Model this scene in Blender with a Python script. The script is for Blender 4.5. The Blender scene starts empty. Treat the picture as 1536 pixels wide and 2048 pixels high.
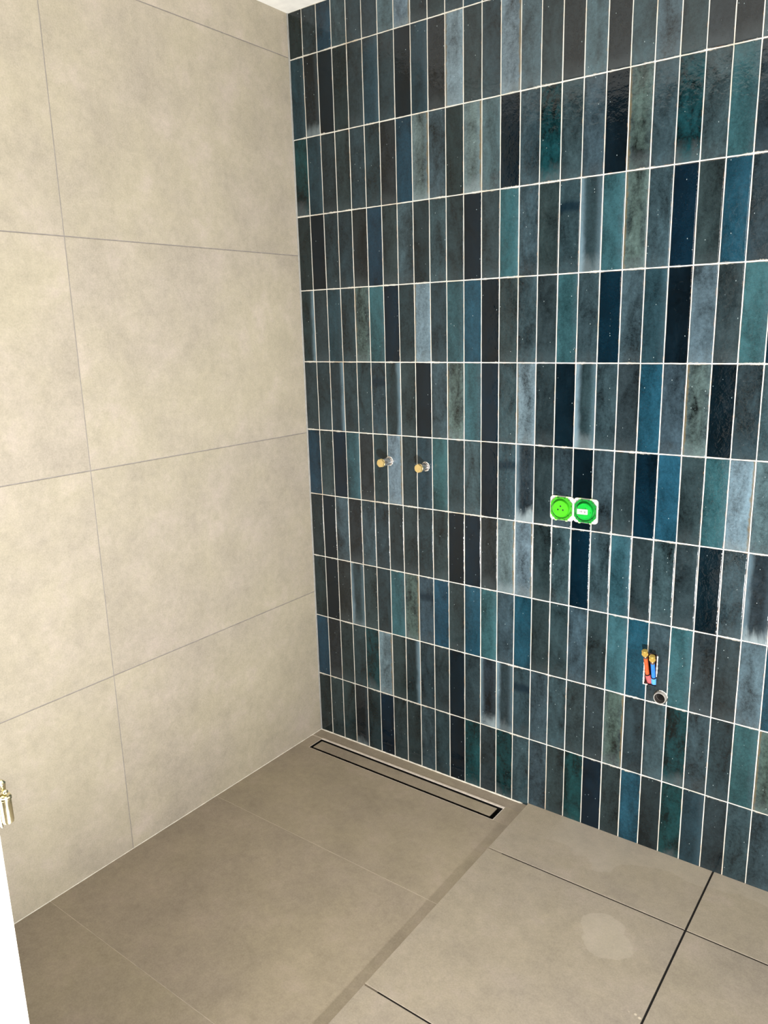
import bpy, bmesh, math, random
from mathutils import Vector, Matrix

# ------------------------------------------------------------------ camera, world, lights, exposure
scene = bpy.context.scene
cam_d = bpy.data.cameras.new('camera')
cam = bpy.data.objects.new('camera', cam_d)
scene.collection.objects.link(cam)
scene.camera = cam
cam_d.sensor_fit = 'VERTICAL'
cam_d.sensor_height = 24.0
cam_d.lens = 24.0 * 1557.57 / 2048.0
cam_d.clip_start = 0.02
cam.matrix_world = (Matrix.Translation((1.89532, -2.05674, 1.52653)) @ Matrix.Rotation(0.64875, 4, 'Z')
                    @ Matrix.Rotation(1.34157, 4, 'X') @ Matrix.Rotation(-0.02654, 4, 'Z'))

world = bpy.data.worlds.new('world')
scene.world = world
world.use_nodes = True
world.node_tree.nodes['Background'].inputs[0].default_value = (0.85, 0.9, 1.0, 1)
world.node_tree.nodes['Background'].inputs[1].default_value = 0.10

def area(name, loc, target, sx, sy, power, col, spread=180):
    l = bpy.data.lights.new(name, 'AREA')
    l.shape = 'RECTANGLE'; l.size = sx; l.size_y = sy; l.energy = power; l.color = col
    l.spread = math.radians(spread)
    o = bpy.data.objects.new(name, l)
    scene.collection.objects.link(o)
    o.location = loc
    o.rotation_euler = (Vector(target) - Vector(loc)).to_track_quat('-Z', 'Y').to_euler()
    return o

# a small work light standing low in the doorway, tilted up into the shower corner
work_light = area('work_light', (1.81, -1.80, 0.25), (1.54, -1.43, 1.25), 0.09, 0.13, 108, (1.0, 0.99, 0.985))
# added soft fill from the hallway side, lifts the near floor and ambient
hall_fill = area('hall_fill', (1.75, -2.9, 2.2), (1.0, -0.6, 0.9), 0.9, 0.9, 46, (1.0, 0.975, 0.97))

vs = scene.view_settings
vs.view_transform = 'Standard'; vs.look = 'None'; vs.gamma = 1.0; vs.use_curve_mapping = False
vs.exposure = 0.0
scene.cycles.use_denoising = True
scene.cycles.caustics_reflective = True
scene.cycles.caustics_refractive = False
scene.cycles.max_bounces = 8
scene.cycles.sample_clamp_indirect = 6

# ------------------------------------------------------------------ helpers
COL = scene.collection
R = random.Random(7)

def lin(c):
    out = []
    for v in c:
        v /= 255.0
        out.append(v / 12.92 if v <= 0.04045 else ((v + 0.055) / 1.055) ** 2.4)
    return tuple(out)

def link(name, me, parent=None, mats=()):
    o = bpy.data.objects.new(name, me)
    COL.objects.link(o)
    for m in mats: me.materials.append(m)
    if parent: o.parent = parent
    return o

def bm_obj(name, bm, mats, parent=None, smooth=False):
    me = bpy.data.meshes.new(name)
    bmesh.ops.recalc_face_normals(bm, faces=bm.faces)
    bm.to_mesh(me); bm.free()
    if smooth:
        for p in me.polygons: p.use_smooth = True
        try: me.set_sharp_from_angle(angle=math.radians(35))
        except Exception: pass
    if not isinstance(mats, (list, tuple)): mats = [mats]
    return link(name, me, parent, mats)

def structure(o, label):
    o['kind'] = 'structure'; o['label'] = label; o['category'] = o.name.split('_')[0].split('.')[0]
    return o

def thing(name, label, cat, loc, group=None):
    o = bpy.data.objects.new(name, None)
    o.empty_display_size = 0.03
    COL.objects.link(o); o.location = loc
    o['label'] = label; o['category'] = cat
    if group: o['group'] = group
    return o

def add_box(bm, lo, hi, mat=0, bev=0.0):
    vs_ = [bm.verts.new((x, y, z)) for z in (lo[2], hi[2]) for y in (lo[1], hi[1]) for x in (lo[0], hi[0])]
    F = [(0, 2, 3, 1), (4, 5, 7, 6), (0, 1, 5, 4), (2, 6, 7, 3), (0, 4, 6, 2), (1, 3, 7, 5)]
    fs = [bm.faces.new([vs_[i] for i in f]) for f in F]
    for f in fs: f.material_index = mat
    if bev:
        es = list({e for f in fs for e in f.edges})
        r = bmesh.ops.bevel(bm, geom=es, offset=bev, segments=2, affect='EDGES', profile=0.6)
        for f in r['faces']: f.material_index = mat
    return fs

def add_prism(bm, pts, z0, z1, mat=0, bev=0.0):
    """vertical prism over the polygon pts (x,y)"""
    b = [bm.verts.new((x, y, z0)) for x, y in pts]
    t = [bm.verts.new((x, y, z1)) for x, y in pts]
    n = len(pts)
    fs = [bm.faces.new(t), bm.faces.new(b[::-1])]
    for i in range(n): fs.append(bm.faces.new((b[i], b[(i + 1) % n], t[(i + 1) % n], t[i])))
    for f in fs: f.material_index = mat
    if bev:
        r = bmesh.ops.bevel(bm, geom=[e for e in fs[0].edges], offset=bev, segments=2, affect='EDGES', profile=0.6)
        for f in r['faces']: f.material_index = mat

def frame_of(axis):
    a = Vector(axis).normalized()
    u = a.cross(Vector((0, 0, 1)) if abs(a.z) < 0.9 else Vector((1, 0, 0))).normalized()
    return a, u, a.cross(u)

def add_lathe(bm, org, axis, prof, seg=40, mat=0, facets=None, twist=0.0):
    """prof: list of (distance along axis, radius); facets=6 makes hexagons of the flagged entries (3-tuples)"""
    a, u, v = frame_of(axis); org = Vector(org)
    rings = []
    for p in prof:
        d, r = p[0], p[1]; hexa = len(p) > 2 and p[2]
        ring = []
        if r < 1e-6:
            ring = [bm.verts.new(org + a * d)]
        else:
            for i in range(seg):
                t = 2 * math.pi * i / seg + twist
                rr = r
                if hexa:
                    k = math.pi / 3
                    rr = r * math.cos(k / 2) / math.cos(((t - twist) % k) - k / 2)
                ring.append(bm.verts.new(org + a * d + (u * math.cos(t) + v * math.sin(t)) * rr))
        rings.append(ring)
    for A, B in zip(rings[:-1], rings[1:]):
        for i in range(seg):
            j = (i + 1) % seg
            if len(A) == 1 and len(B) == 1: continue
            if len(A) == 1: f = bm.faces.new((A[0], B[i], B[j]))
            elif len(B) == 1: f = bm.faces.new((A[i], A[j], B[0]))
            else: f = bm.faces.new((A[i], A[j], B[j], B[i]))
            f.material_index = mat
    for ring in (rings[0], rings[-1]):
        if len(ring) > 1:
            try: bm.faces.new(ring).material_index = mat
            except ValueError: pass

def add_sweep(bm, pts, rad, seg=20, mat=0, cap=True):
    pts = [Vector(p) for p in pts]
    rads = rad if isinstance(rad, (list, tuple)) else [rad] * len(pts)
    rings = []
    for i, p in enumerate(pts):
        d = (pts[min(i + 1, len(pts) - 1)] - pts[max(i - 1, 0)]).normalized()
        u = d.cross(Vector((0, 1, 0))).normalized(); v = d.cross(u)
        rings.append([bm.verts.new(p + (u * math.cos(2 * math.pi * k / seg) + v * math.sin(2 * math.pi * k / seg)) * rads[i]) for k in range(seg)])
    for A, B in zip(rings[:-1], rings[1:]):
        for i in range(seg):
            bm.faces.new((A[i], A[(i + 1) % seg], B[(i + 1) % seg], B[i])).material_index = mat
    if cap:
        bm.faces.new(rings[0]); bm.faces.new(rings[-1])

# ------------------------------------------------------------------ material toolkit
class NT:
    def __init__(self, name):
        self.m = bpy.data.materials.new(name); self.m.use_nodes = True
        self.t = self.m.node_tree; self.N = self.t.nodes; self.L = self.t.links
        self.b = self.N['Principled BSDF']
    def node(self, typ, **kw):
        n = self.N.new(typ)
        for k, v in kw.items(): setattr(n, k, v)
        return n
    def put(self, sock, v):
        if hasattr(v, 'is_output'): self.L.new(v, sock)
        else: sock.default_value = v
    def math(self, op, a, b=0.0, c=None, clamp=False):
        n = self.node('ShaderNodeMath', operation=op, use_clamp=clamp)
        self.put(n.inputs[0], a); self.put(n.inputs[1], b)
        if c is not None: self.put(n.inputs[2], c)
        return n.outputs[0]
    def mul(self, a, b): return self.math('MULTIPLY', a, b)
    def add(self, a, b): return self.math('ADD', a, b)
    def sub(self, a, b): return self.math('SUBTRACT', a, b)
    def ramp(self, v, a, b, lo=0.0, hi=1.0, smooth=True):
        n = self.node('ShaderNodeMapRange', interpolation_type='SMOOTHSTEP' if smooth else 'LINEAR')
        self.put(n.inputs[0], v); self.put(n.inputs[1], a); self.put(n.inputs[2], b)
        self.put(n.inputs[3], lo); self.put(n.inputs[4], hi)
        return n.outputs[0]
    def mix(self, f, a, b, blend='MIX'):
        n = self.node('ShaderNodeMix', data_type='RGBA', blend_type=blend)
        self.put(n.inputs[0], f)
        for s, v in ((n.inputs[6], a), (n.inputs[7], b)):
            self.put(s, v if hasattr(v, 'is_output') else (tuple(v) + (1,))[:4])
        return n.outputs[2]
    def obj(self): return self.node('ShaderNodeTexCoord').outputs['Object']
    def vmul(self, v, s):
        n = self.node('ShaderNodeVectorMath', operation='MULTIPLY'); self.put(n.inputs[0], v); n.inputs[1].default_value = s
        return n.outputs[0]
    def vadd(self, v, w):
        n = self.node('ShaderNodeVectorMath', operation='ADD'); self.put(n.inputs[0], v); self.put(n.inputs[1], w)
        return n.outputs[0]
    def noise(self, vec, scale, detail=4, rough=0.55, dist=0.0, col=False):
        n = self.node('ShaderNodeTexNoise'); self.put(n.inputs['Vector'], vec)
        n.inputs['Scale'].default_value = scale; n.inputs['Detail'].default_value = detail
        n.inputs['Roughness'].default_value = rough; n.inputs['Distortion'].default_value = dist
        return n.outputs['Color' if col else 'Fac']
    def voro(self, vec, scale, feature='F1'):
        n = self.node('ShaderNodeTexVoronoi', feature=feature); self.put(n.inputs['Vector'], vec)
        n.inputs['Scale'].default_value = scale
        return n
    def sep(self, v):
        n = self.node('ShaderNodeSeparateXYZ'); self.put(n.inputs[0], v); return n.outputs
    def attr(self, name):
        return self.node('ShaderNodeAttribute', attribute_name=name)
    def bump(self, h, strength, dist=0.001, prev=None):
        n = self.node('ShaderNodeBump'); n.inputs['Strength'].default_value = strength
        n.inputs['Distance'].default_value = dist; self.put(n.inputs['Height'], h)
        if prev is not None: self.L.new(prev, n.inputs['Normal'])
        return n.outputs[0]
    def out(self, color=None, rough=None, normal=None, **kw):
        if color is not None: self.put(self.b.inputs['Base Color'], color if hasattr(color, 'is_output') else (tuple(color) + (1,))[:4])
        if rough is not None: self.put(self.b.inputs['Roughness'], rough)
        if normal is not None: self.L.new(normal, self.b.inputs['Normal'])
        for k, v in kw.items(): self.put(self.b.inputs[k], v)
        return self.m

def plain(name, rgb, rough=0.5, metal=0.0, var=0.12, scale=60, bump=0.15, coat=0.0, trans=0.0):
    n = NT(name); P = n.obj(); f = n.noise(P, scale, 4)
    c = lin(rgb)
    col = n.mix(n.ramp(f, 0.3, 0.7), tuple(x * (1 - var) for x in c), tuple(min(1, x * (1 + var)) for x in c))
    return n.out(col, n.ramp(f, 0.2, 0.8, max(0.02, rough - 0.06), rough + 0.06), n.bump(f, bump, 0.0005), Metallic=metal, **({'Coat Weight': coat} if coat else {}))

def stone(name, base, warm, pink, dust=False, bumpy=0.25, contrast=1.0):
    """beige concrete-look porcelain"""
    n = NT(name); P = n.obj(); tid = n.attr('tile_rand').outputs['Color']
    Q = n.vadd(P, n.vmul(tid, (9.0, 9.0, 9.0)))
    n1 = n.noise(Q, 2.4, 9, 0.64, 0.1); n2 = n.noise(Q, 8.5, 9, 0.70, 0.15); n3 = n.noise(Q, 260, 3, 0.6); n4 = n.noise(Q, 45, 5, 0.75, 0.3)
    b, w, p = lin(base), lin(warm), lin(pink)
    c = n.mix(n.ramp(n1, 0.34, 0.66), b, w)
    c = n.mix(n.mul(n.ramp(n2, 0.5, 0.72), 0.55), c, p)
    shade = n.add(n.mul(n.sub(n1, 0.5), 0.55 * contrast), n.mul(n.sub(n2, 0.5), 0.62 * contrast))
    shade = n.add(shade, n.mul(n.sub(n3, 0.5), 0.42)); shade = n.add(shade, n.mul(n.sub(n4, 0.5), 0.42))
    tv = n.sep(tid)
    shade = n.add(shade, n.mul(n.sub(tv[0], 0.5), 0.05))
    val = n.add(1.0, shade)
    cc = n.node('ShaderNodeCombineColor'); 
    for i in range(3): n.put(cc.inputs[i], val)
    c = n.mix(1.0, c, cc.outputs[0], 'MULTIPLY')
    rough = n.ramp(n2, 0.3, 0.7, 0.42, 0.58)
    if dust:
        X = n.sep(P); wob = n.noise(P, 16, 4, 0.5)
        wob2 = n.noise(n.vadd(P, (4.0, 1.0, 0.0)), 7, 3, 0.5)
        def blob(cx, cy, rx, ry, soft=0.12, k=0.9):
            dx = n.math('DIVIDE', n.sub(X[0], cx), rx); dy = n.math('DIVIDE', n.sub(X[1], cy), ry)
            d = n.math('SQRT', n.add(n.mul(dx, dx), n.mul(dy, dy)))
            d = n.add(d, n.mul(n.sub(wob, 0.5), k))
            return n.ramp(d, 1.0, 1.0 - soft)
        bl = n.math('MAXIMUM', blob(1.292, -0.376, 0.052, 0.044, k=0.9), blob(1.322, -0.425, 0.062, 0.055, k=0.9))
        # pale film left by mopping along the tiled wall
        lim = n.add(-0.155, n.mul(n.sub(wob2, 0.5), 0.22)); lim = n.add(lim, n.mul(n.ramp(X[0], 1.15, 1.45), 0.10))
        film = n.ramp(X[1], lim, n.add(lim, 0.012))
        film = n.mul(film, n.ramp(X[0], 0.97, 1.06))
        c = n.mix(n.mul(bl, 0.27), c, lin((214, 204, 188)))
        c = n.mix(n.mul(film, 0.17), c, lin((214, 206, 192)))
        # dried splashes of plaster
        sp = n.voro(P, 75); cell = n.sep(sp.outputs['Color'])
        spl = n.mul(n.ramp(sp.outputs['Distance'], 0.34, 0.2), n.math('GREATER_THAN', cell[0], 0.45))
        spl = n.mul(spl, n.math('MAXIMUM', blob(1.443, -0.598, 0.03, 0.016), blob(1.12, -0.21, 0.006, 0.006)))
        c = n.mix(n.mul(spl, 0.7), c, lin((240, 228, 205)))
        rough = n.add(rough, n.mul(bl, 0.12))
    h = n.add(n.mul(n4, 0.6), n.mul(n3, 0.35))
    return n.out(c, rough, n.bump(h, bumpy, 0.0012), **{'Specular IOR Level': 0.35})

WALL_STONE = stone('beige_wall_porcelain', (184, 174, 158), (180, 171, 150), (186, 173, 163), contrast=0.9)
FLOOR_STONE = stone('taupe_floor_porcelain', (176, 165, 150), (172, 161, 142), (175, 162, 151), dust=True, bumpy=0.15, contrast=0.85)
SHOWER_STONE = stone('taupe_shower_porcelain', (170, 157, 140), (166, 154, 133), (168, 153, 140), bumpy=0.18, contrast=0.95)
GREY_GROUT = plain('grey_wall_grout', (150, 144, 138), 0.8)
DARK_JOINT = plain('open_dark_joint', (22, 19, 17), 0.9)
PALE_GROUT = plain('pale_floor_grout', (205, 194, 178), 0.8)
SILICONE = plain('white_silicone', (236, 230, 216), 0.45)
GREY_SILICONE = plain('grey_silicone', (158, 158, 154), 0.5)
PLASTER = plain('white_plaster', (250, 248, 240), 0.9, var=0.05, scale=25, bump=0.5)
PINKISH = plain('cut_plaster_core', (120, 92, 86), 0.9, var=0.3, scale=120, bump=0.8)
PAINT = plain('bare_grey_plaster', (104, 98, 90), 0.85)

# ------------------------------------------------------------------ the glazed tiles
def glaze():
    n = NT('blue_green_glaze')
    P = n.obj(); uv = n.node('ShaderNodeUVMap', uv_map='tile_uv').outputs[0]
    U = n.sep(uv); u, v = U[0], U[1]
    base = n.attr('tile_colour').outputs['Color']
    rnd = n.attr('tile_rand').outputs['Color']
    A = n.attr('tile_streaks'); a = n.sep(A.outputs['Color']); aw = A.outputs['Alpha']
    B = n.attr('tile_marks'); b = n.sep(B.outputs['Color']); bw = B.outputs['Alpha']
    Q = n.vadd(P, n.vmul(rnd, (7.0, 7.0, 7.0)))
    Qs = n.vmul(Q, (1.0, 1.0, 0.45))
    n1 = n.noise(Qs, 26, 6, 0.62, 0.6); n2 = n.noise(Q, 130, 3, 0.6, 0.3); n3 = n.noise(Qs, 9, 3, 0.5, 0.4); n5 = n.noise(Q, 420, 2, 0.5)
    mott = n.add(0.75, n.mul(b[0], 2.3))
    s = n.add(n.mul(n.mul(n.sub(n1, 0.5), mott), 1.9), n.mul(n.sub(n3, 0.5), 1.3))
    s = n.add(s, n.mul(n.mul(n.sub(n2, 0.5), n.add(0.6, b[0])), 1.3)); s = n.add(s, n.mul(n.sub(n5, 0.5), 0.8))
    # pigment pools: one long side a little deeper than the other
    rr = n.sep(rnd)
    s = n.add(s, n.mul(n.mul(n.sub(u, 0.5), n.sub(rr[1], 0.5)), 0.9))
    s = n.add(s, n.mul(n.mul(n.sub(v, 0.5), n.sub(rr[2], 0.5)), 0.7))
    val = n.math('MAXIMUM', n.add(1.0, s), 0.12)
    cc = n.node('ShaderNodeCombineColor')
    for i in range(3): n.put(cc.inputs[i], val)
    c = n.mix(1.0, base, cc.outputs[0], 'MULTIPLY')
    wob = n.mul(n.sub(n1, 0.5), 0.55)
    uL = n.add(u, wob); uR = n.add(n.sub(1.0, u), wob)
    pale = lin((104, 128, 140))
    c = n.mix(n.mul(n.ramp(uL, 0.34, -0.02), a[0]), c, pale)
    c = n.mix(n.mul(n.ramp(uR, 0.36, -0.02), a[1]), c, pale)
    # dark heart of the streaky faces
    heart = n.mul(n.ramp(n.math('ABSOLUTE', n.sub(u, 0.5)), 0.42, 0.12), n.math('MAXIMUM', a[0], a[1]))
    c = n.mix(n.mul(heart, 0.35), c, lin((18, 26, 28)))
    och = lin((104, 92, 68))
    en = n.noise(Q, 70, 3, 0.6)
    ow = n.mul(n.sub(en, 0.5), 0.22)
    c = n.mix(n.mul(n.ramp(n.add(n.sub(1.0, u), ow), 0.13, 0.02), a[2]), c, och)
    c = n.mix(n.mul(n.ramp(n.add(u, ow), 0.13, 0.02), aw), c, och)
    # whitish bottom / top haze
    c = n.mix(n.mul(n.ramp(n.add(v, n.mul(n.sub(n1, 0.5), 0.5)), 0.20, 0.0), b[1]), c, lin((132, 146, 150)))
    band = n.mul(n.ramp(n.math('ABSOLUTE', n.sub(n.add(v, n.mul(n.sub(n3, 0.5), 0.15)), 0.72)), 0.09, 0.02), b[2])
    c = n.mix(n.mul(band, 0.75), c, lin((6, 26, 38)))
    # pits in the glaze
    vp = n.voro(Q, 260); pc = n.sep(vp.outputs['Color'])
    pit = n.mul(n.ramp(vp.outputs['Distance'], 0.26, 0.12), n.math('GREATER_THAN', pc[0], n.sub(0.96, n.mul(bw, 0.22))))
    c = n.mix(n.mul(pit, 0.8), c, lin((10, 18, 20)))
    # white flecks and worn rims
    vw = n.voro(n.vmul(Q, (1.0, 1.0, 0.6)), 90); wc = n.sep(vw.outputs['Color'])
    fleck = n.mul(n.ramp(vw.outputs['Distance'], 0.10, 0.05), n.math('GREATER_THAN', wc[0], 0.80))
    c = n.mix(n.mul(fleck, 0.75), c, lin((164, 182, 184)))
    ed = n.math('MINIMUM', n.math('MINIMUM', n.mul(u, 0.0575), n.mul(n.sub(1.0, u), 0.0575)), n.math('MINIMUM', n.mul(v, 0.234), n.mul(n.sub(1.0, v), 0.234)))
    rimn = n.noise(P, 45, 3, 0.6)
    rim = n.mul(n.ramp(n.add(ed, n.mul(n.sub(n2, 0.5), 0.003)), 0.0016, 0.0004), n.ramp(rimn, 0.52, 0.66))
    c = n.mix(n.mul(rim, 0.75), c, lin((128, 98, 70)))
    hor = n.math('MINIMUM', n.mul(v, 0.234), n.mul(n.sub(1.0, v), 0.234))
    chalk = n.mul(n.ramp(n.add(hor, n.mul(n.sub(n2, 0.5), 0.007)), 0.0022, 0.0004), n.ramp(n.noise(P, 14, 3), 0.50, 0.62))
    c = n.mix(n.mul(chalk, 0.75), c, lin((190, 184, 170)))
    # wavy handmade glaze
    w1 = n.noise(Q, 16, 2, 0.5, 0.3); w2 = n.noise(Q, 75, 2, 0.55, 0.4)
    w3 = n.noise(Q, 170, 2, 0.6, 0.5); nb = n.bump(w1, 0.5, 0.0024); nb = n.bump(w2, 0.5, 0.0008, nb); nb = n.bump(w3, 0.5, 0.0003, nb); nb = n.bump(n.sub(fleck, pit), 0.4, 0.0004, nb)
    rough = n.ramp(n1, 0.35, 0.75, 0.06, 0.16)
    rough = n.add(rough, n.mul(n.add(rim, chalk), 0.4))
    return n.out(c, rough, nb, **{'IOR': 1.44})
GLAZE = glaze()

def grout_mat():
    n = NT('white_tile_grout'); P = n.obj(); f = n.noise(P, 220, 3); g = n.noise(P, 9, 3)
    c = n.mix(n.ramp(g, 0.5, 0.75), lin((222, 219, 208)), lin((204, 190, 168)))
    return n.out(c, 0.8, n.bump(f, 0.5, 0.0006))
GROUT = grout_mat()

# face types seen on the wall: colour, (left pale, right pale, ochre right, ochre left), (mottle, bottom haze, dark band, pits)
TY = {
 'K': ((5, 19, 27),   (0, 0, 0, 0),      (.05, 0, 0, 0)),
 'N': ((4, 24, 36),   (0, 0, 0, 0),      (.05, 0, 0, 0)),
 'B': ((24, 60, 76), (0, 0, 0, 0),      (.12, 0, 0, .6)),
 'b': ((19, 45, 60),  (0, 0, 0, 0),      (.12, 0, 0, .6)),
 'T': ((39, 71, 77),  (0, .12, 0, 0),    (.1, 0, 0, .5)),
 't': ((29, 50, 59),  (0, .1, 0, 0),     (.12, 0, 0, .5)),
 'D': ((33, 45, 48),  (0, 0, 0, 0),      (.22, .06, 0, 0)),
 'd': ((25, 36, 39),  (0, 0, 0, 0),      (.18, 0, 0, 0)),
 'S': ((43, 59, 65),  (0, 0, 0, 0),      (.34, .06, 0, 0)),
 's': ((31, 45, 50),  (0, 0, 0, 0),      (.30, .04, 0, 0)),
 'G': ((59, 76, 82), (.1, .1, 0, 0),    (.35, .1, 0, .4)),
 'L': ((90, 107, 117),(.3, .3, .8, 0),   (.35, .3, 0, .6)),
 'l': ((88, 105, 113),(.3, .3, 0, .8),   (.35, .2, 0, .6)),
 'E': ((76, 93, 95),(.2, .35, .9, 0),  (.35, .5, 0, .7)),
 'O': ((55, 69, 66),  (.1, .1, 0, .8),   (.8, .15, 0, .5)),
 'o': ((55, 69, 66),  (.1, .1, .8, 0),   (.8, .15, 0, .5)),
 'M': ((27, 33, 36),  (0, 0, 0, 0),      (.2, .08, 0, 0)),
 'm': ((22, 28, 32),  (0, .1, 0, 0),     (.4, .55, 0, 0)),
 'V': ((31, 46, 51),  (0, .75, 0, 0),    (.3, 0, 0, 0)),
 'W': ((38, 54, 60),  (.95, .3, 0, 0),   (.3, .3, 0, .2)),
 'H': ((12, 45, 49),  (0, 0, 0, 0),      (.75, .2, 0, .5)),
 'I': ((29, 39, 46),  (.6, .1, 0, 0),    (.55, .9, 0, 0)),
 'C': ((39, 56, 63),  (0, 0, 0, 0),      (.34, .06, 1, .2)),
}
MAP = [
 "dsbSssGLDDStdLDGMtMbGDMMGSG",
 "tmKdDtsKtMlDsLGDMGMSGDMMGSt",
 "HtDDssMbESdEGKSHSSKOSHSTsGs",
 "dKssMbDSdSsKDTSDCWTOSNDBsGS",
 "VDtsOTNslsTBKDSDTSNStKGDTNS",
 "DsVssCVDKSOTNSlDKWSDBSOKsSG",
 "bDNTMsLstTsSKCIDSKSDNBDTLGS",
 "dKSMSsDDsDKNMELDSNSTDSDKSIG",
 "dKMWDsToCBDBTSBDsSDTBSTDDGB",
 "bMDsHLDVsDKsIWCSSDDosSHSsTO",
 "dDDmsNDDSsKHDHSSDHNDBdHtDSS",
]
XC = [0.0, .05908, .11896, .17864, .23777, .29737, .35664, .41579, .47502, .53413, .5933, .65301, .71251, .7714, .83118, .89056,
      .95083, 1.01046, 1.07016, 1.12975, 1.18905, 1.24841, 1.30795, 1.36753, 1.42699, 1.48675, 1.54832]
while XC[-1] < 2.58: XC.append(XC[-1] + 0.0595)
ZR = [2.519, 2.38273, 2.14348, 1.90384, 1.66512, 1.42599, 1.18942, .95599, .7227, .48741, .25004, -0.004]
SR = [0, -.00187, -.00385, -.00288, -.00219, -.00105, .00036, -.0005, -.00281, -.00354, -.00278, 0]
CEIL = 2.519
def zl(r, x):
    return ZR[r] + SR[r] * min(x, 1.7)

def layer_set(bm):
    return (bm.loops.layers.uv.new('tile_uv'), bm.loops.layers.float_color.new('tile_colour'), bm.loops.layers.float_color.new('tile_rand'),
            bm.loops.layers.float_color.new('tile_streaks'), bm.loops.layers.float_color.new('tile_marks'))

def add_wall_tile(bm, LY, x0, x1, zb, zt, code):
    """one handmade tile: zb/zt are functions of x giving its lower and upper edge"""
    g = 0.00125
    col, A, B = TY[code]
    j = R.uniform(0.86, 1.16)
    c = tuple(min(1, k * j * R.uniform(0.96, 1.04) * 1.0) for k in lin(col)) + (1,)
    rnd = (R.random(), R.random(), R.random(), 1)
    us = [0, .030, .050, .3, .5, .7, .950, .970, 1]; vsx = [0, .008, .013, .1, .2, .3, .4, .5, .6, .7, .8, .9, .987, .992, 1]
    tx, tz = R.uniform(-.00035, .00035), R.uniform(-.0005, .0005)
    jit = {}
    rowsv = []
    for jv, v in enumerate(vsx):
        row = []
        for iu, u in enumerate(us):
            x = x0 + g + (x1 - x0 - 2 * g) * u
            z = zb(x) + g * 1.15 + (zt(x) - zb(x) - 2.3 * g) * v
            edge = iu in (0, len(us) - 1) or jv in (0, len(vsx) - 1)
            y = 0.0 + tx * (u - .5) + tz * (v - .5)
            if edge:
                y += 0.0011
                x += R.uniform(-.00028, .00028); z += R.uniform(-.0003, .0003)
            row.append(bm.verts.new((x, y, z)))
        rowsv.append(row)
    fs = []
    for jv in range(len(vsx) - 1):
        for iu in range(len(us) - 1):
            f = bm.faces.new((rowsv[jv][iu], rowsv[jv][iu + 1], rowsv[jv + 1][iu + 1], rowsv[jv + 1][iu]))
            f.smooth = True
            for l, (a_, b_) in zip(f.loops, ((iu, jv), (iu + 1, jv), (iu + 1, jv + 1), (iu, jv + 1))): l[LY[0]].uv = (us[a_], vsx[b_])
            fs.append(f)
    ring = rowsv[0][:] + [r[-1] for r in rowsv[1:]] + rowsv[-1][-2::-1] + [r[0] for r in rowsv[-2:0:-1]]
    back = [bm.verts.new((w.co.x, 0.007, w.co.z)) for w in ring]
    nn = len(ring)
    for i in range(nn):
        fs.append(bm.faces.new((ring[i], back[i], back[(i + 1) % nn], ring[(i + 1) % nn])))
    fs.append(bm.faces.new(back))
    for f in fs:
        for l in f.loops:
            l[LY[1]] = c; l[LY[2]] = rnd; l[LY[3]] = A; l[LY[4]] = B

def boolean_cut(me, cutters):
    """returns a copy of mesh me with the cutter meshes taken away"""
    o = bpy.data.objects.new('tmp', me); COL.objects.link(o); extra = []
    for cme in cutters:
        k = bpy.data.objects.new('tmpc', cme); COL.objects.link(k); extra.append(k)
        md = o.modifiers.new('b', 'BOOLEAN'); md.operation = 'DIFFERENCE'; md.solver = 'EXACT'; md.object = k
    dg = bpy.context.evaluated_depsgraph_get(); dg.update()
    res = bpy.data.meshes.new_from_object(o.evaluated_get(dg), preserve_all_data_layers=True, depsgraph=dg)
    for k in extra + [o]: bpy.data.objects.remove(k)
    return res

REC = (1.2411, 1.2768, 0.5327, 0.6287)     # pipe recess x0,x1,z0,z1
DRN = (1.2920, 0.5060, 0.0192)              # waste pipe hole
def cutters():
    out = []
    bm = bmesh.new(); add_box(bm, (REC[0], -0.02, REC[2]), (REC[1], 0.095, REC[3]))
    bmesh.ops.recalc_face_normals(bm, faces=bm.faces); me = bpy.data.meshes.new('c1'); bm.to_mesh(me); bm.free(); out.append(me)
    bm = bmesh.new(); add_lathe(bm, (DRN[0], -0.02, DRN[1]), (0, 1, 0), [(0, DRN[2]), (0.1, DRN[2])], 48)
    bmesh.ops.recalc_face_normals(bm, faces=bm.faces); me = bpy.data.meshes.new('c2'); bm.to_mesh(me); bm.free(); out.append(me)
    return out

bmA = bmesh.new(); LA = layer_set(bmA)
bmB = bmesh.new(); LB = layer_set(bmB)
for r in range(11):
    for c in range(len(XC) - 1):
        x0, x1 = XC[c], min(XC[c + 1], 2.6)
        code = MAP[r][c] if c < len(MAP[r]) else R.choice('DSsTdGKBMHN')
        if c == 0: x0 += 0.0018
        zt = lambda x, r=r: zl(r, x); zb = lambda x, r=r: zl(r + 1, x)
        holed = x1 > REC[0] - .01 and x0 < DRN[0] + .03 and zl(r + 1, x0) < 0.64 and zl(r, x0) > 0.47
        add_wall_tile(bmB if holed else bmA, LB if holed else LA, x0, x1, zb, zt, code)
meB = bpy.data.meshes.new('holed'); bmesh.ops.recalc_face_normals(bmB, faces=bmB.faces); bmB.to_mesh(meB); bmB.free()
meB = boolean_cut(meB, cutters())
bmesh.ops.recalc_face_normals(bmA, faces=bmA.faces)
nf = len(bmA.faces); bmA.from_mesh(meB); bmA.faces.ensure_lookup_table()
for f in bmA.faces[nf:]: f.smooth = False
for f in bmA.faces: f.material_index = 0
bed = bmesh.new(); add_box(bed, (-0.1, 0.0012, -0.06), (2.7, 0.12, CEIL + 0.05))
meC = bpy.data.meshes.new('bed'); bmesh.ops.recalc_face_normals(bed, faces=bed.faces); bed.to_mesh(meC); bed.free()
meC = boolean_cut(meC, cutters())
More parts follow.
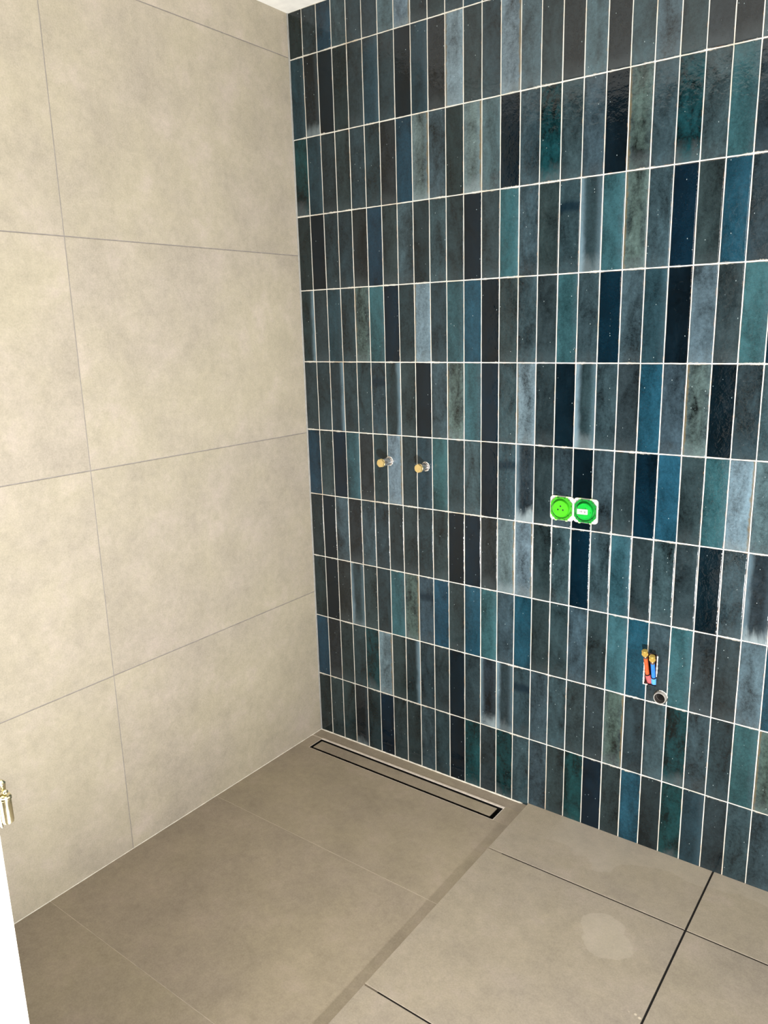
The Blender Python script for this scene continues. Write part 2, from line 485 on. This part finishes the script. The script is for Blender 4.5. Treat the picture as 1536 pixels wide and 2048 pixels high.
n0 = len(bmA.faces); bmA.from_mesh(meC); bmA.faces.ensure_lookup_table()
for f in bmA.faces[n0:]:
    cc_ = f.calc_center_median()
    f.material_index = 2 if (REC[0] - .001 < cc_.x < REC[1] + .001 and REC[2] - .001 < cc_.z < REC[3] + .001 and 0.002 < cc_.y < 0.096) else 1
    f.smooth = False
me = bpy.data.meshes.new('wall_back'); bmA.to_mesh(me); bmA.free()
wall_back = structure(link('wall_back', me, None, [GLAZE, GROUT, PINKISH]), 'wall of upright glazed blue-green tiles with white grout')

# ------------------------------------------------------------------ beige wall, floors
def tiled(name, polys, mat, bedboxes, bedmat, z0, z1, xf=None, bev=0.0007, label=''):
    """prisms in local x,y (z up) + bed boxes, one mesh; xf maps to the wall"""
    bm = bmesh.new(); L = bm.loops.layers.float_color.new('tile_rand')
    for k, poly in enumerate(polys):
        n0 = len(bm.faces)
        add_prism(bm, poly, z0, z1, 0, bev)
        bm.faces.ensure_lookup_table()
        rr = (R.random(), R.random(), R.random(), 1)
        for f in bm.faces[n0:]:
            for l in f.loops: l[L] = rr
    for lo, hi in bedboxes: add_box(bm, lo, hi, 1)
    if xf is not None: bmesh.ops.transform(bm, matrix=xf, verts=bm.verts)
    return structure(bm_obj(name, bm, [mat, bedmat]), label)

# left wall: local (a, b) = (distance from corner along the wall, height)
gl = 0.0014
D1 = 0.8748
LZ = [2.39028, 1.7808, 1.17705, 0.57827]; LT = [-0.00449, 0.00167, 0.00006, 0.00034]
edges_z = [(CEIL, 0)] + list(zip(LZ, LT)) + [(0.004, 0)]
polys = []
for i in range(5):
    (zt_, st), (zb_, sb) = edges_z[i], edges_z[i + 1]
    gt = gl if i > 0 else 0.0; gb = gl if i < 4 else 0.0
    for a0, a1 in ((0.0025, D1 - gl), (D1 + gl, 1.72)):
        polys.append([(a0, zb_ - sb * a0 + gb), (a1, zb_ - sb * a1 + gb), (a1, zt_ - st * a1 - gt), (a0, zt_ - st * a0 - gt)])
# map local x -> -y, local y -> z, local z -> +x (front face at x = 0)
xf = Matrix(((0, 0, 1, 0), (-1, 0, 0, 0), (0, 1, 0, 0), (0, 0, 0, 1)))
wall_left = tiled('wall_left', polys, WALL_STONE, [((-0.06, -0.06, -0.1), (1.8, CEIL + 0.05, -0.0011))], GREY_GROUT, -0.009, 0.0, xf,
                  label='wall of large beige concrete-look tiles with thin grey joints')
wall_left.rotation_euler = (0, 0, 0.00876)

SZ = 0.010; DZ = 0.0195
def stepx(y): return 0.8925 + 0.0105 * (-y)
# linear drain opening
DR = (0.0535, 0.8315, -0.1285, -0.0605)
g2 = 0.0009
JA, JB = -0.5432, -1.1488
def P4(x0, x1, y0, y1):
    return [(x0, y0), (x1 if x1 is not None else stepx(y0), y0), (x1 if x1 is not None else stepx(y1), y1), (x0, y1)]
polys = [
    P4(-0.01, None, -0.0470 - 0.0, 0.0),                               # strip along the blue wall (upper part)
    [(-0.01, DR[3] + 0.0098), (DR[0] - .004, DR[3] + 0.0098), (DR[0] - .004, -0.0479), (-0.01, -0.0479)],
    [(DR[0] - .004, DR[3] + .0100), (DR[1] + .004, DR[3] + .0100), (DR[1] + .004, -0.0479), (DR[0] - .004, -0.0479)],
    [(DR[1] + .0045, DR[2] - .0012 + .0), (stepx(-.13), DR[2] - .0012), (stepx(-.048), -0.0479), (DR[1] + .0045, -0.0479)],
    [(-0.01, DR[2] - .0012), (DR[0] - .004, DR[2] - .0012), (DR[0] - .004, DR[3] + .0030), (-0.01, DR[3] + .0030)],
    P4(-0.01, None, JA + g2, DR[2] - .0022),
    P4(-0.01, None, JB + g2, JA - g2),
    P4(-0.01, None, -1.72, JB - g2),
]
# the second strip tile is narrower than the drain so that the opening stays clear
polys[0] = P4(-0.01, None, -0.0472, 0.0)
shower_floor = tiled('floor', polys, SHOWER_STONE,
    [((-0.05, -1.72, -0.05), (0.93, DR[2] - .0015, SZ - 0.0006)), ((-0.05, DR[3] + .0098, -0.05), (0.93, 0.05, SZ - 0.0006)),
     ((-0.05, DR[2] - .0015, -0.05), (DR[0] - .004, DR[3] + .0098, SZ - 0.0006)), ((DR[1] + .004, DR[2] - .0015, -0.05), (0.93, DR[3] + .0098, SZ - 0.0006))],
    PALE_GROUT, SZ - 0.009, SZ, bev=0.0003, label='taupe tiled shower floor, one small step lower than the rest')

g3 = 0.0026
JY, JX = -0.2685, 1.4645
def dj(x): return x
rows_y = [(0.0, JY + g3), (JY - g3, JY - 0.604 + g3), (JY - 0.604 - g3, JY - 1.208 + g3), (JY - 1.208 - g3, -3.4)]
polys = []
for y1, y0 in rows_y:
    polys.append([(stepx(y0) , y0), (JX - g3 + 0.0075 * -y0, y0), (JX - g3 + 0.0075 * -y1, y1), (stepx(y1), y1)])
    polys.append([(JX + g3 + 0.0075 * -y0, y0), (2.075, y0), (2.07, y1), (JX + g3 + 0.0075 * -y1, y1)])
    polys.append([(2.08, y0), (2.68, y0), (2.68, y1), (2.075, y1)])
dry_floor = tiled('floor', polys, FLOOR_STONE, [((0.94, -3.4, -0.05), (2.7, 0.05, DZ - 0.0022))], DARK_JOINT, DZ - 0.011, DZ, bev=0.0006,
                  label='raised dry floor of large taupe tiles with open dark joints')
# trims ----------------------------------------------------------------
bm = bmesh.new()
pts = []
def bead(bm, a, b, n, rad, wob, mat=0):
    a, b = Vector(a), Vector(b)
    prev = None; seg = 8; d = (b - a).normalized()
    up = Vector((0, 0, 1)) if abs(d.z) < 0.9 else Vector((0, 1, 0))
    u = d.cross(up).normalized(); v = d.cross(u)
    for i in range(n + 1):
        p = a.lerp(b, i / n); rr = rad * (1 + R.uniform(-wob, wob))
        ring = [bm.verts.new(p + (u * math.cos(2 * math.pi * k / seg) + v * math.sin(2 * math.pi * k / seg)) * rr) for k in range(seg)]
        if prev:
            for k in range(seg): bm.faces.new((prev[k], prev[(k + 1) % seg], ring[(k + 1) % seg], ring[k]))
        prev = ring
bead(bm, (0.0, -0.0005, SZ + 0.0003), (0.872, -0.0005, SZ + 0.0003), 90, 0.0028, 0.22)
structure(bm_obj('trim_1', bm, SILICONE, smooth=True), 'white bead of sealant between shower floor and blue tiles')
bm = bmesh.new()
bead(bm, (0.0, 0.0, SZ), (0.0150, -1.70, SZ), 90, 0.0016, 0.2)
structure(bm_obj('trim_2', bm, SILICONE, smooth=True), 'thin white bead of sealant along the foot of the beige wall')
bm = bmesh.new()
bead(bm, (0.0002, -0.0002, SZ), (0.0002, -0.0002, CEIL), 60, 0.0026, 0.1)
structure(bm_obj('trim_3', bm, GREY_SILICONE, smooth=True), 'grey sealant in the upright corner between both tiled walls')

# ceiling and the rest of the room ---------------------------------------
bm = bmesh.new(); add_box(bm, (-0.1, -3.5, CEIL), (2.8, 0.12, CEIL + 0.08))
structure(bm_obj('ceiling', bm, PLASTER), 'white plastered ceiling')
bm = bmesh.new(); add_box(bm, (2.6, -3.4, -0.06), (2.7, 0.0, CEIL))
structure(bm_obj('wall_right', bm, PAINT), 'plain wall on the right outside the picture')
JX0, JXR, DH = 1.060, 2.30, 2.12
bm = bmesh.new()
add_box(bm, (-0.1, -1.80, -0.06), (JX0 - 0.045, -1.715, CEIL))
add_box(bm, (JXR, -1.80, -0.06), (2.6, -1.705, CEIL))
add_box(bm, (JX0 - 0.045, -1.80, DH), (JXR, -1.705, CEIL))
structure(bm_obj('wall_front', bm, PAINT), 'wall with the doorway the picture is taken through')
bm = bmesh.new(); add_box(bm, (-0.1, -3.5, -0.06), (2.8, -3.4, CEIL))
structure(bm_obj('wall_hall', bm, PAINT), 'hallway wall behind the photographer')
bm = bmesh.new(); add_box(bm, (0.0, -3.4, -0.06), (0.1, -1.80, CEIL))
structure(bm_obj('wall_hall', bm, PAINT), 'hallway end wall on the left')

# door jamb --------------------------------------------------------------
def jamb_paint():
    n = NT('white_brushed_door_paint'); P = n.obj()
    f = n.noise(n.vmul(P, (1.0, 1.0, 0.12)), 420, 3); g = n.noise(P, 90, 3)
    c = n.mix(n.ramp(f, 0.35, 0.65), lin((196, 191, 176)), lin((216, 211, 198)))
    return n.out(c, 0.5, n.bump(n.add(f, n.mul(g, 0.5)), 0.4, 0.0006))
JP = jamb_paint()
door = bpy.data.objects.new('door_1', None); COL.objects.link(door)
door.location = (JX0, -1.70, 0.0195); structure(door, 'white painted door frame at the left edge')
bm = bmesh.new()
add_box(bm, (-0.045, -0.115, 0), (0.0, 0.0, DH), bev=0.0015)
bm_obj('jamb', bm, JP, door)
bm = bmesh.new()
add_box(bm, (JXR - JX0 - 0.04, -0.115, 0), (JXR - JX0, 0.0, DH), bev=0.0015)
bm_obj('jamb', bm, JP, door)
bm = bmesh.new()
add_box(bm, (0, -0.115, DH - 0.045), (JXR - JX0 - 0.04, 0.0, DH), bev=0.0015)
bm_obj('lintel', bm, JP, door)

NICKEL = plain('bright_brassy_nickel', (240, 232, 196), 0.18, 1.0, var=0.04)
hinge = thing('door_hinge', 'bright metal door hinge on the white door frame', 'hinge', (JX0, -1.70, 0.989))
bm = bmesh.new()
add_lathe(bm, (0.0085, 0.0075, 0.000), (0, 0, 1), [(0, .003), (.0015, .0058), (.004, .0064), (.030, .0064), (.031, .0072), (.0335, .0072), (.0345, .0060), (.036, .0060), (.0365, .003)], 28)
bm_obj('lower_knuckle', bm, NICKEL, hinge, True)
bm = bmesh.new()
add_lathe(bm, (0.0038, 0.0075, 0.038), (0, 0, 1), [(0, .002), (.001, .0042), (.011, .0050), (.0125, .0040), (.0145, .0018), (.015, 0)], 24)
bm_obj('upper_knuckle', bm, NICKEL, hinge, True)
bm = bmesh.new()
bmesh.ops.create_uvsphere(bm, u_segments=16, v_segments=10, radius=0.0030, matrix=Matrix.Translation((0.0118, 0.0075, 0.0405)))
bm_obj('pin_head', bm, NICKEL, hinge, True)
bm = bmesh.new()
add_box(bm, (-0.004, 0.0003, -0.004), (0.0060, 0.0025, 0.052), bev=0.0005)
bm_obj('leaf', bm, NICKEL, hinge)

# ------------------------------------------------------------------ linear drain
STEEL = plain('brushed_steel', (176, 168, 158), 0.3, 1.0, var=0.05)
BLACKW = plain('dark_drain_trough', (10, 9, 9), 0.7)
drain = thing('linear_shower_drain', 'long narrow shower drain with a tiled cover in the floor along the blue wall', 'drain', ((DR[0] + DR[1]) / 2, (DR[2] + DR[3]) / 2, SZ))
hx, hy = (DR[1] - DR[0]) / 2, (DR[3] - DR[2]) / 2
bm = bmesh.new()   # trough: floor and four thin walls
add_box(bm, (-hx, -hy, -0.055), (hx, hy, -0.050))
for lo, hi in (((-hx - .001, -hy - .001, -0.055), (-hx + .0005, hy + .001, -0.0004)), ((hx - .0005, -hy - .001, -0.055), (hx + .001, hy + .001, -0.0004)),
               ((-hx, -hy - .001, -0.055), (hx, -hy + .0005, -0.0004)), ((-hx, hy - .0005, -0.055), (hx, hy + .001, -0.0004))):
    add_box(bm, lo, hi)
bm_obj('trough', bm, BLACKW, drain)
bm = bmesh.new()   # pale sealant line round the trough, thick along the wall side
add_box(bm, (-hx - .003, hy + .001, -0.002), (hx + .003, hy + .0100, 0.0012), bev=0.0004)
add_box(bm, (-hx - .003, -hy - .0022, -0.002), (hx + .003, -hy - .001, -0.0001))
add_box(bm, (-hx - .003, -hy - .001, -0.002), (-hx - .001, hy + .001, -0.0001))
add_box(bm, (hx + .001, -hy - .001, -0.002), (hx + .003, hy + .001, -0.0001))
so = bm_obj('sealant_line', bm, plain('pinkish_pale_sealant', (238, 226, 212), 0.6), drain); so['label'] = 'pale sealant line'
cover = bpy.data.objects.new('cover', None)
gx0, gx1, gy0, gy1 = 0.0095, 0.0140, 0.0085, 0.0085
bm = bmesh.new()
x0, x1, y0, y1 = -hx + gx0, hx - gx1, -hy + gy0, hy - gy1
for lo, hi in (((x0, y0, -0.02), (x0 + .0012, y1, -0.0008)), ((x1 - .0012, y0, -0.02), (x1, y1, -0.0008)),
               ((x0, y0, -0.02), (x1, y0 + .0012, -0.0008)), ((x0, y1 - .0012, -0.02), (x1, y1, -0.0008)), ((x0, y0, -0.022), (x1, y1, -0.019))):
    add_box(bm, lo, hi)
tray = bm_obj('cover_tray', bm, STEEL, drain); tray['label'] = 'thin steel edge of the tiled cover'
bm = bmesh.new(); L = bm.loops.layers.float_color.new('tile_rand')
add_box(bm, (x0 + .0014, y0 + .0014, -0.012), (x1 - .0014, y1 - .0014, -0.0003), bev=0.0002)
for f in bm.faces:
    for l in f.loops: l[L] = (0.3, 0.6, 0.2, 1)
ti = bm_obj('tile_insert', bm, SHOWER_STONE, tray); ti['label'] = 'taupe tile strip'
bpy.data.objects.remove(cover)

# ------------------------------------------------------------------ capped wall outlets
BRASS = plain('satin_brass', (222, 196, 132), 0.36, 0.6, var=0.05, scale=150, bump=0.1)
CHROME = plain('worn_chrome', (206, 200, 196), 0.24, 0.9, var=0.05)
def outlet(x, z, prot, label, twist):
    t = thing('capped_water_outlet', label, 'water outlet', (x, 0, z), 'capped outlets for the shower mixer')
    cap0 = prot - 0.009
    bm = bmesh.new()   # ragged ring of plaster and sealant round the hole
    n = 40; prev = None
    inner, outer = [], []
    for i in range(n):
        a = 2 * math.pi * i / n; ro = 0.0162 + R.uniform(-.0008, .0010)
        inner.append(bm.verts.new((math.cos(a) * 0.0138, -0.0012, math.sin(a) * 0.0138))); outer.append(bm.verts.new((math.cos(a) * ro, 0.0006, math.sin(a) * ro)))
    for i in range(n): bm.faces.new((inner[i], inner[(i + 1) % n], outer[(i + 1) % n], outer[i]))
    pr = bm_obj('plaster_ring', bm, SILICONE, t, True); pr['label'] = 'ragged white filler ring'
    bm = bmesh.new()
    add_lathe(bm, (0, 0.004, 0), (0, -1, 0), [(0, .0150, True), (.0085, .0150, True), (.0095, .0138), (.0096, .0122), (cap0 + .003, .0122), (cap0 + .004, .0115)], 48, twist=twist)
    bm_obj('extension', bm, CHROME, t, True)['label'] = 'chrome extension piece'
    bm = bmesh.new()
    add_lathe(bm, (0, -cap0, 0), (0, -1, 0), [(0, .0138), (.0008, .0145, True), (.0074, .0145, True), (.0088, .0128), (.0090, .0120), (.0088, .0095), (.0088, 0)], 48, twist=twist)
    bm_obj('cap', bm, BRASS, t, True)['label'] = 'brass hexagonal cap'
    return t
outlet(0.36405, 1.10211, 0.052, 'left of the two capped water outlets, nearest the beige wall, set lengthwise further out', 0.2)
outlet(0.50851, 1.09551, 0.044, 'right of the two capped water outlets, slightly lower, hex flange at its root', 0.5)

# ------------------------------------------------------------------ green covered socket boxes
WPL = plain('white_mounting_plastic', (206, 204, 194), 0.4, var=0.04)
def green(name, rgb): return plain(name, rgb, 0.35, var=0.06, scale=90, bump=0.1)
G1 = green('lime_green_plastic', (72, 196, 30)); G2 = green('emerald_green_plastic', (10, 168, 52))
HOLE = plain('dark_hole', (16, 34, 16), 0.8)
def rrect(w, h, r, n=6, cx=0, cz=0):
    out = []
    for sx, sz, a0 in ((1, 1, 0), (-1, 1, 90), (-1, -1, 180), (1, -1, 270)):
        for i in range(n + 1):
            a = math.radians(a0 + 90 * i / n)
            out.append((cx + sx * (w / 2 - r) + r * math.cos(a), cz + sz * (h / 2 - r) + r * math.sin(a)))
    return out
def plate(bm, pts, yb, yf, mat=0, bev=0.0):
    b = [bm.verts.new((x, yb, z)) for x, z in pts]; f_ = [bm.verts.new((x, yf, z)) for x, z in pts]
    n = len(pts); fs = [bm.faces.new(f_), bm.faces.new(b[::-1])]
    for i in range(n): fs.append(bm.faces.new((b[i], b[(i + 1) % n], f_[(i + 1) % n], f_[i])))
    for f in fs: f.material_index = mat
    if bev:
        rr = bmesh.ops.bevel(bm, geom=list(fs[0].edges), offset=bev, segments=2, affect='EDGES')
        for f in rr['faces']: f.material_index = mat
def annulus(bm, outer, inner, yb, yf, mat=0):
    """flat ring between two outlines with the same number of points"""
    n = len(outer)
    O0 = [bm.verts.new((x, yb, z)) for x, z in outer]; O1 = [bm.verts.new((x, yf, z)) for x, z in outer]
    I0 = [bm.verts.new((x, yb, z)) for x, z in inner]; I1 = [bm.verts.new((x, yf, z)) for x, z in inner]
    for i in range(n):
        j = (i + 1) % n
        for q in ((O1[i], O1[j], I1[j], I1[i]), (O0[j], O0[i], I0[i], I0[j]), (O0[i], O0[j], O1[j], O1[i]), (I0[j], I0[i], I1[i], I1[j])):
            bm.faces.new(q).material_index = mat
def socket(x, z, gm, gf, label, holes):
    t = thing('socket_box', label, 'electrical box', (x, 0, z), 'green covered socket boxes')
    bm = bmesh.new()
    plate(bm, rrect(0.0722, 0.0712, 0.009), 0.001, -0.0032, 0, 0.0005)
    for sx in (-1, 1):
        for sz in (-1, 1):
            add_lathe(bm, (sx * 0.0305, -0.0027, sz * 0.0305), (0, -1, 0), [(0, .0017), (.0003, .0017)], 12, mat=1)
    for k in range(5):
        zz = -0.022 + k * 0.011
        add_box(bm, (0.0335, -0.0030, zz - .002), (0.0350, -0.0026, zz + .0018), 1)
    for sx in (-1, 1): add_box(bm, (sx * .0362 - .0006, -0.0026, .008), (sx * .0362 + .0006, -0.0004, .012), 0)
    bm_obj('mounting_plate', bm, [WPL, HOLE], t)['label'] = 'white mounting plate'
    # octagonal green flange with a round opening
    c = 0.0162; w = 0.0322; h = 0.0335
    octo = [(w, -h + c), (w, h - c), (w - c, h), (-w + c, h), (-w, h - c), (-w, -h + c), (-w + c, -h), (w - c, -h)]
    N = 64; outer, inner = [], []
    for i in range(N):
        a = 2 * math.pi * i / N; dx, dz = math.cos(a), math.sin(a); best = 9
        for (ax, az), (bx, bz) in zip(octo, octo[1:] + octo[:1]):
            ex, ez = bx - ax, bz - az; den = dx * ez - dz * ex
            if abs(den) < 1e-9: continue
            s_ = (ax * ez - az * ex) / den
            if s_ > 0: best = min(best, s_)
        outer.append((dx * best, dz * best)); inner.append((dx * 0.0296, dz * 0.0296))
    bm = bmesh.new()
    annulus(bm, outer, inner, -0.0030, -0.0085)
    plate(bm, [(dx * 0.99, dz * 0.99) for dx, dz in inner], -0.0030, -0.0034)
    for k in range(4):                      # ribs bridging flange and disc
        a = math.radians(45 + 90 * k); ca, sa = math.cos(a), math.sin(a)
        px, pz = ca * 0.0325, sa * 0.0325
        add_box(bm, (px - .0035, -0.0100, pz - .0030), (px + .0035, -0.0083, pz + .0030), 0, 0.0004)
    for k, (bx, bz, sx, sz) in enumerate([(-.010, .0316, .007, .0020), (.010, .0316, .004, .0020), (-.006, -.0316, .009, .0020), (.011, -.0316, .005, .0020), (.0309, 0.010, .0018, .005), (.0309, -.009, .0018, .006), (-.0309, .004, .0014, .006), (-.0309, -.011, .0014, .004)]):
        add_box(bm, (bx - sx / 2, -0.0089, bz - sz / 2), (bx + sx / 2, -0.0083, bz + sz / 2), 1)
    fl = bm_obj('cover_flange', bm, [gf, HOLE], t)
    for sx in (-1, 1):
        for sz in (-1, 1):
            bm = bmesh.new(); add_box(bm, (sx * .0165 - .0030, -0.0078, sz * .0348 - .0018), (sx * .0165 + .0030, -0.0028, sz * .0348 + .0018), 0, 0.0006)
            bm_obj('clip', bm, plain('pale_green_clip', (196, 240, 170), 0.4) if 'clipm' not in globals() else clipm, fl)
    bm = bmesh.new()
    add_lathe(bm, (0, -0.0030, 0), (0, -1, 0), [(0, .0240), (.0105, .0238), (.0113, .0233), (.0113, .0212), (.0103, .0204), (.0103, 0)], 64)
    if holes:
        for k in range(3):
            a = math.radians(90 + 120 * k)
            add_lathe(bm, (math.cos(a) * .0088, -0.01335, math.sin(a) * .0070 + .0010), (0, -1, 0), [(0, .0026), (.0002, .0026), (.0003, .0020)], 16, mat=1)
    else:
        add_lathe(bm, (.0185, -0.01335, -.001), (0, -1, 0), [(0, .0012), (.0002, .0012)], 12, mat=1)
        add_lathe(bm, (.003, -0.01335, .0105), (0, -1, 0), [(0, .0012), (.0002, .0012)], 12, mat=1)
    dk = bm_obj('cover_disc', bm, [gm, HOLE], t, True)
    if not holes:
        bm = bmesh.new()
        plate(bm, rrect(0.0310, 0.0150, 0.0012, 3), -0.0134, -0.0162, 0, 0.0004)
        # faint, worn print
        for (mx, mz, mw, mh) in ((-.0080, .0006, .0012, .0030), (-.0055, .0006, .0012, .0028), (-.0020, .0016, .0026, .0026), (-.0022, -.0012, .0016, .0026), (.0030, .0002, .0012, .0046), (.0080, -.0002, .0024, .0058)):
            add_box(bm, (mx - mw / 2, -0.0163, mz - mh / 2), (mx + mw / 2, -0.0160, mz + mh / 2), 1)
        lb = bm_obj('level_label', bm, [WPL, plain('faded_print', (78, 76, 76), 0.7)], dk); lb['label'] = 'white rectangular tag with worn grey print'
        lb.location = (-0.0050, 0, -0.0005); lb.rotation_euler = (0, math.radians(-1.5), 0)
    return t
clipm = plain('pale_green_clip', (190, 238, 160), 0.4)
socket(0.9825, 1.0130, G1, green('lime_plastic_shaded', (58, 160, 30)), 'lime green covered electrical box with three small holes, on the left', True)  # flange is the disc's plastic in a darker copy, shading put into its colour
socket(1.0545, 1.0135, G2, green('emerald_plastic_shaded', (10, 132, 44)), 'deeper green covered electrical box with a white label, on the right', False)  # same plastic on disc and flange, flange green darkened to look shaded

# ------------------------------------------------------------------ capped pipes in the recess
COPPER = plain('greyish_pipe_metal', (176, 150, 130), 0.35, 0.9)
BRASS2 = plain('yellow_brass', (214, 182, 96), 0.34, 0.5, var=0.1, scale=120)
BLK = plain('black_band', (14, 14, 22), 0.5)
def supply(x, cap, mid, low, bot, sleeve, collar, label):
    """cap, mid, low, bot: points down the pipe"""
    t = thing('capped_water_pipe', label, 'pipe', bot, 'capped supply pipes in the wall recess')
    o = Vector(bot)
    cap, mid, low = Vector(cap) - o, Vector(mid) - o, Vector(low) - o; z0 = Vector((0, 0, 0))
    ax = (cap - mid).normalized()
    def curve(a, b, n=6): return [a.lerp(b, i / n) for i in range(n + 1)]
    bm = bmesh.new(); add_sweep(bm, [mid - ax * .004, mid + ax * .012], 0.0052)
    add_lathe(bm, mid + ax * .004, ax, [(0, .0058), (.0012, .0064), (.0028, .0064), (.004, .0058)], 24)
    bm_obj('pipe', bm, COPPER, t, True)['label'] = 'bare metal pipe end'
    bm = bmesh.new(); add_sweep(bm, curve(low - (mid - low).normalized() * .004, mid), 0.0058, 24)
    bm_obj('sleeve', bm, sleeve, t, True)
    d = (low).normalized()
    bm = bmesh.new(); add_sweep(bm, [-d * .012, z0, low * .5, low, low + d * .0006], [.0080, .0080, .0078, .0074, .006], 24)
    add_sweep(bm, [z0 - d * 0.0 - Vector((0, 0, .0)), Vector((0, .012, -.012)), Vector((0, .03, -.016))], [.008, .0078, .0078], 24)
    bm_obj('collar', bm, collar, t, True)
    bm = bmesh.new(); add_sweep(bm, [low - d * .0006, low + d * .0022], .00775, 24)
    bm_obj('band', bm, BLK, t, True)['label'] = 'black band'
    b0 = mid + ax * .009
    bm = bmesh.new()
    add_lathe(bm, b0, ax, [(0, .0066), (.0010, .0076), (.0030, .0076), (.0036, .0086, True), (.0046, .0098, True), (.0100, .0098, True), (.0110, .0090, True), (.0112, .0080),
                           (.0120, .0084), (.0160, .0084), (.0172, .0074), (.0176, .0040), (.0174, 0)], 48, twist=0.3)
    bm_obj('cap', bm, BRASS2, t, True)['label'] = 'brass screw cap'
    return t
supply(0, (1.2489, -0.029, 0.648), (1.2502, -0.0195, 0.6200), (1.2508, 0.002, 0.564), (1.2535, 0.014, 0.541),
       plain('orange_pipe_sleeve', (204, 92, 50), 0.4), plain('pinkish_red_collar', (206, 98, 100), 0.45), 'capped pipe with orange-red sleeve in the wall recess, taller and on the left')
supply(0, (1.2702, -0.029, 0.637), (1.2708, -0.0205, 0.6090), (1.2690, 0.000, 0.5600), (1.2675, 0.012, 0.540),
       plain('blue_pipe_sleeve', (52, 128, 226), 0.4), plain('pale_blue_collar', (96, 172, 240), 0.45), 'capped pipe with bright blue sleeve in the wall recess, shorter and on the right')

# rough mortar rim round the recess
bm = bmesh.new()
for (ax_, az, bx, bz) in ((REC[0], REC[2], REC[0], REC[3] - .03), (REC[1], REC[2] + .03, REC[1], REC[3] - .004), (REC[0], REC[2], REC[0] + .012, REC[2])):
    bead(bm, (ax_, 0.0006, az), (bx, 0.0006, bz), 16, 0.0018, 0.5)
structure(bm_obj('trim_4', bm, SILICONE, smooth=True), 'rough white mortar edge of the pipe recess')

# ------------------------------------------------------------------ waste pipe
GREYP = plain('grey_waste_plastic', (178, 175, 168), 0.35, var=0.05)
INNER = plain('grey_pipe_inside', (92, 88, 84), 0.4)
wp = thing('waste_pipe_end', 'open round grey waste pipe end in the blue tiles below the two capped pipes', 'pipe', (DRN[0], 0, DRN[1]))
bm = bmesh.new()
N = 48
def ringv(y, r): return [bm.verts.new((math.cos(2 * math.pi * i / N) * r, y, math.sin(2 * math.pi * i / N) * r)) for i in range(N)]
rs = [ringv(0.06, .0168), ringv(-0.0118, .0168), ringv(-0.0128, .0162), ringv(-0.0128, .0152), ringv(-0.0118, .0146)]
for A_, B_ in zip(rs[:-1], rs[1:]):
    for i in range(N): bm.faces.new((A_[i], A_[(i + 1) % N], B_[(i + 1) % N], B_[i]))
bm_obj('pipe_rim', bm, GREYP, wp, True)['label'] = 'pale grey rim'
bm = bmesh.new()
rs = [ringv(-0.0118, .0146), ringv(0.004, .0146), ringv(0.005, .0138), ringv(0.0065, .0138), ringv(0.0075, .0146), ringv(0.09, .0146)]
for A_, B_ in zip(rs[:-1], rs[1:]):
    for i in range(N): bm.faces.new((A_[i], A_[(i + 1) % N], B_[(i + 1) % N], B_[i]))
bm.faces.new(rs[-1])
bm_obj('pipe_bore', bm, INNER, wp, True)['label'] = 'darker grey inside'
bm = bmesh.new()
prev = None
inn, out_ = [], []
for i in range(N):
    a = 2 * math.pi * i / N; ro = .0190 + R.uniform(-.0007, .0009) + (0.0006 if 0 < math.degrees(a) < 110 else -0.0010)
    inn.append(bm.verts.new((math.cos(a) * .0181, -0.0018, math.sin(a) * .0181))); out_.append(bm.verts.new((math.cos(a) * ro, -0.0003, math.sin(a) * ro)))
for i in range(N): bm.faces.new((inn[i], inn[(i + 1) % N], out_[(i + 1) % N], out_[i]))
bm_obj('filler_ring', bm, SILICONE, wp, True)['label'] = 'ragged pale filler round the pipe'
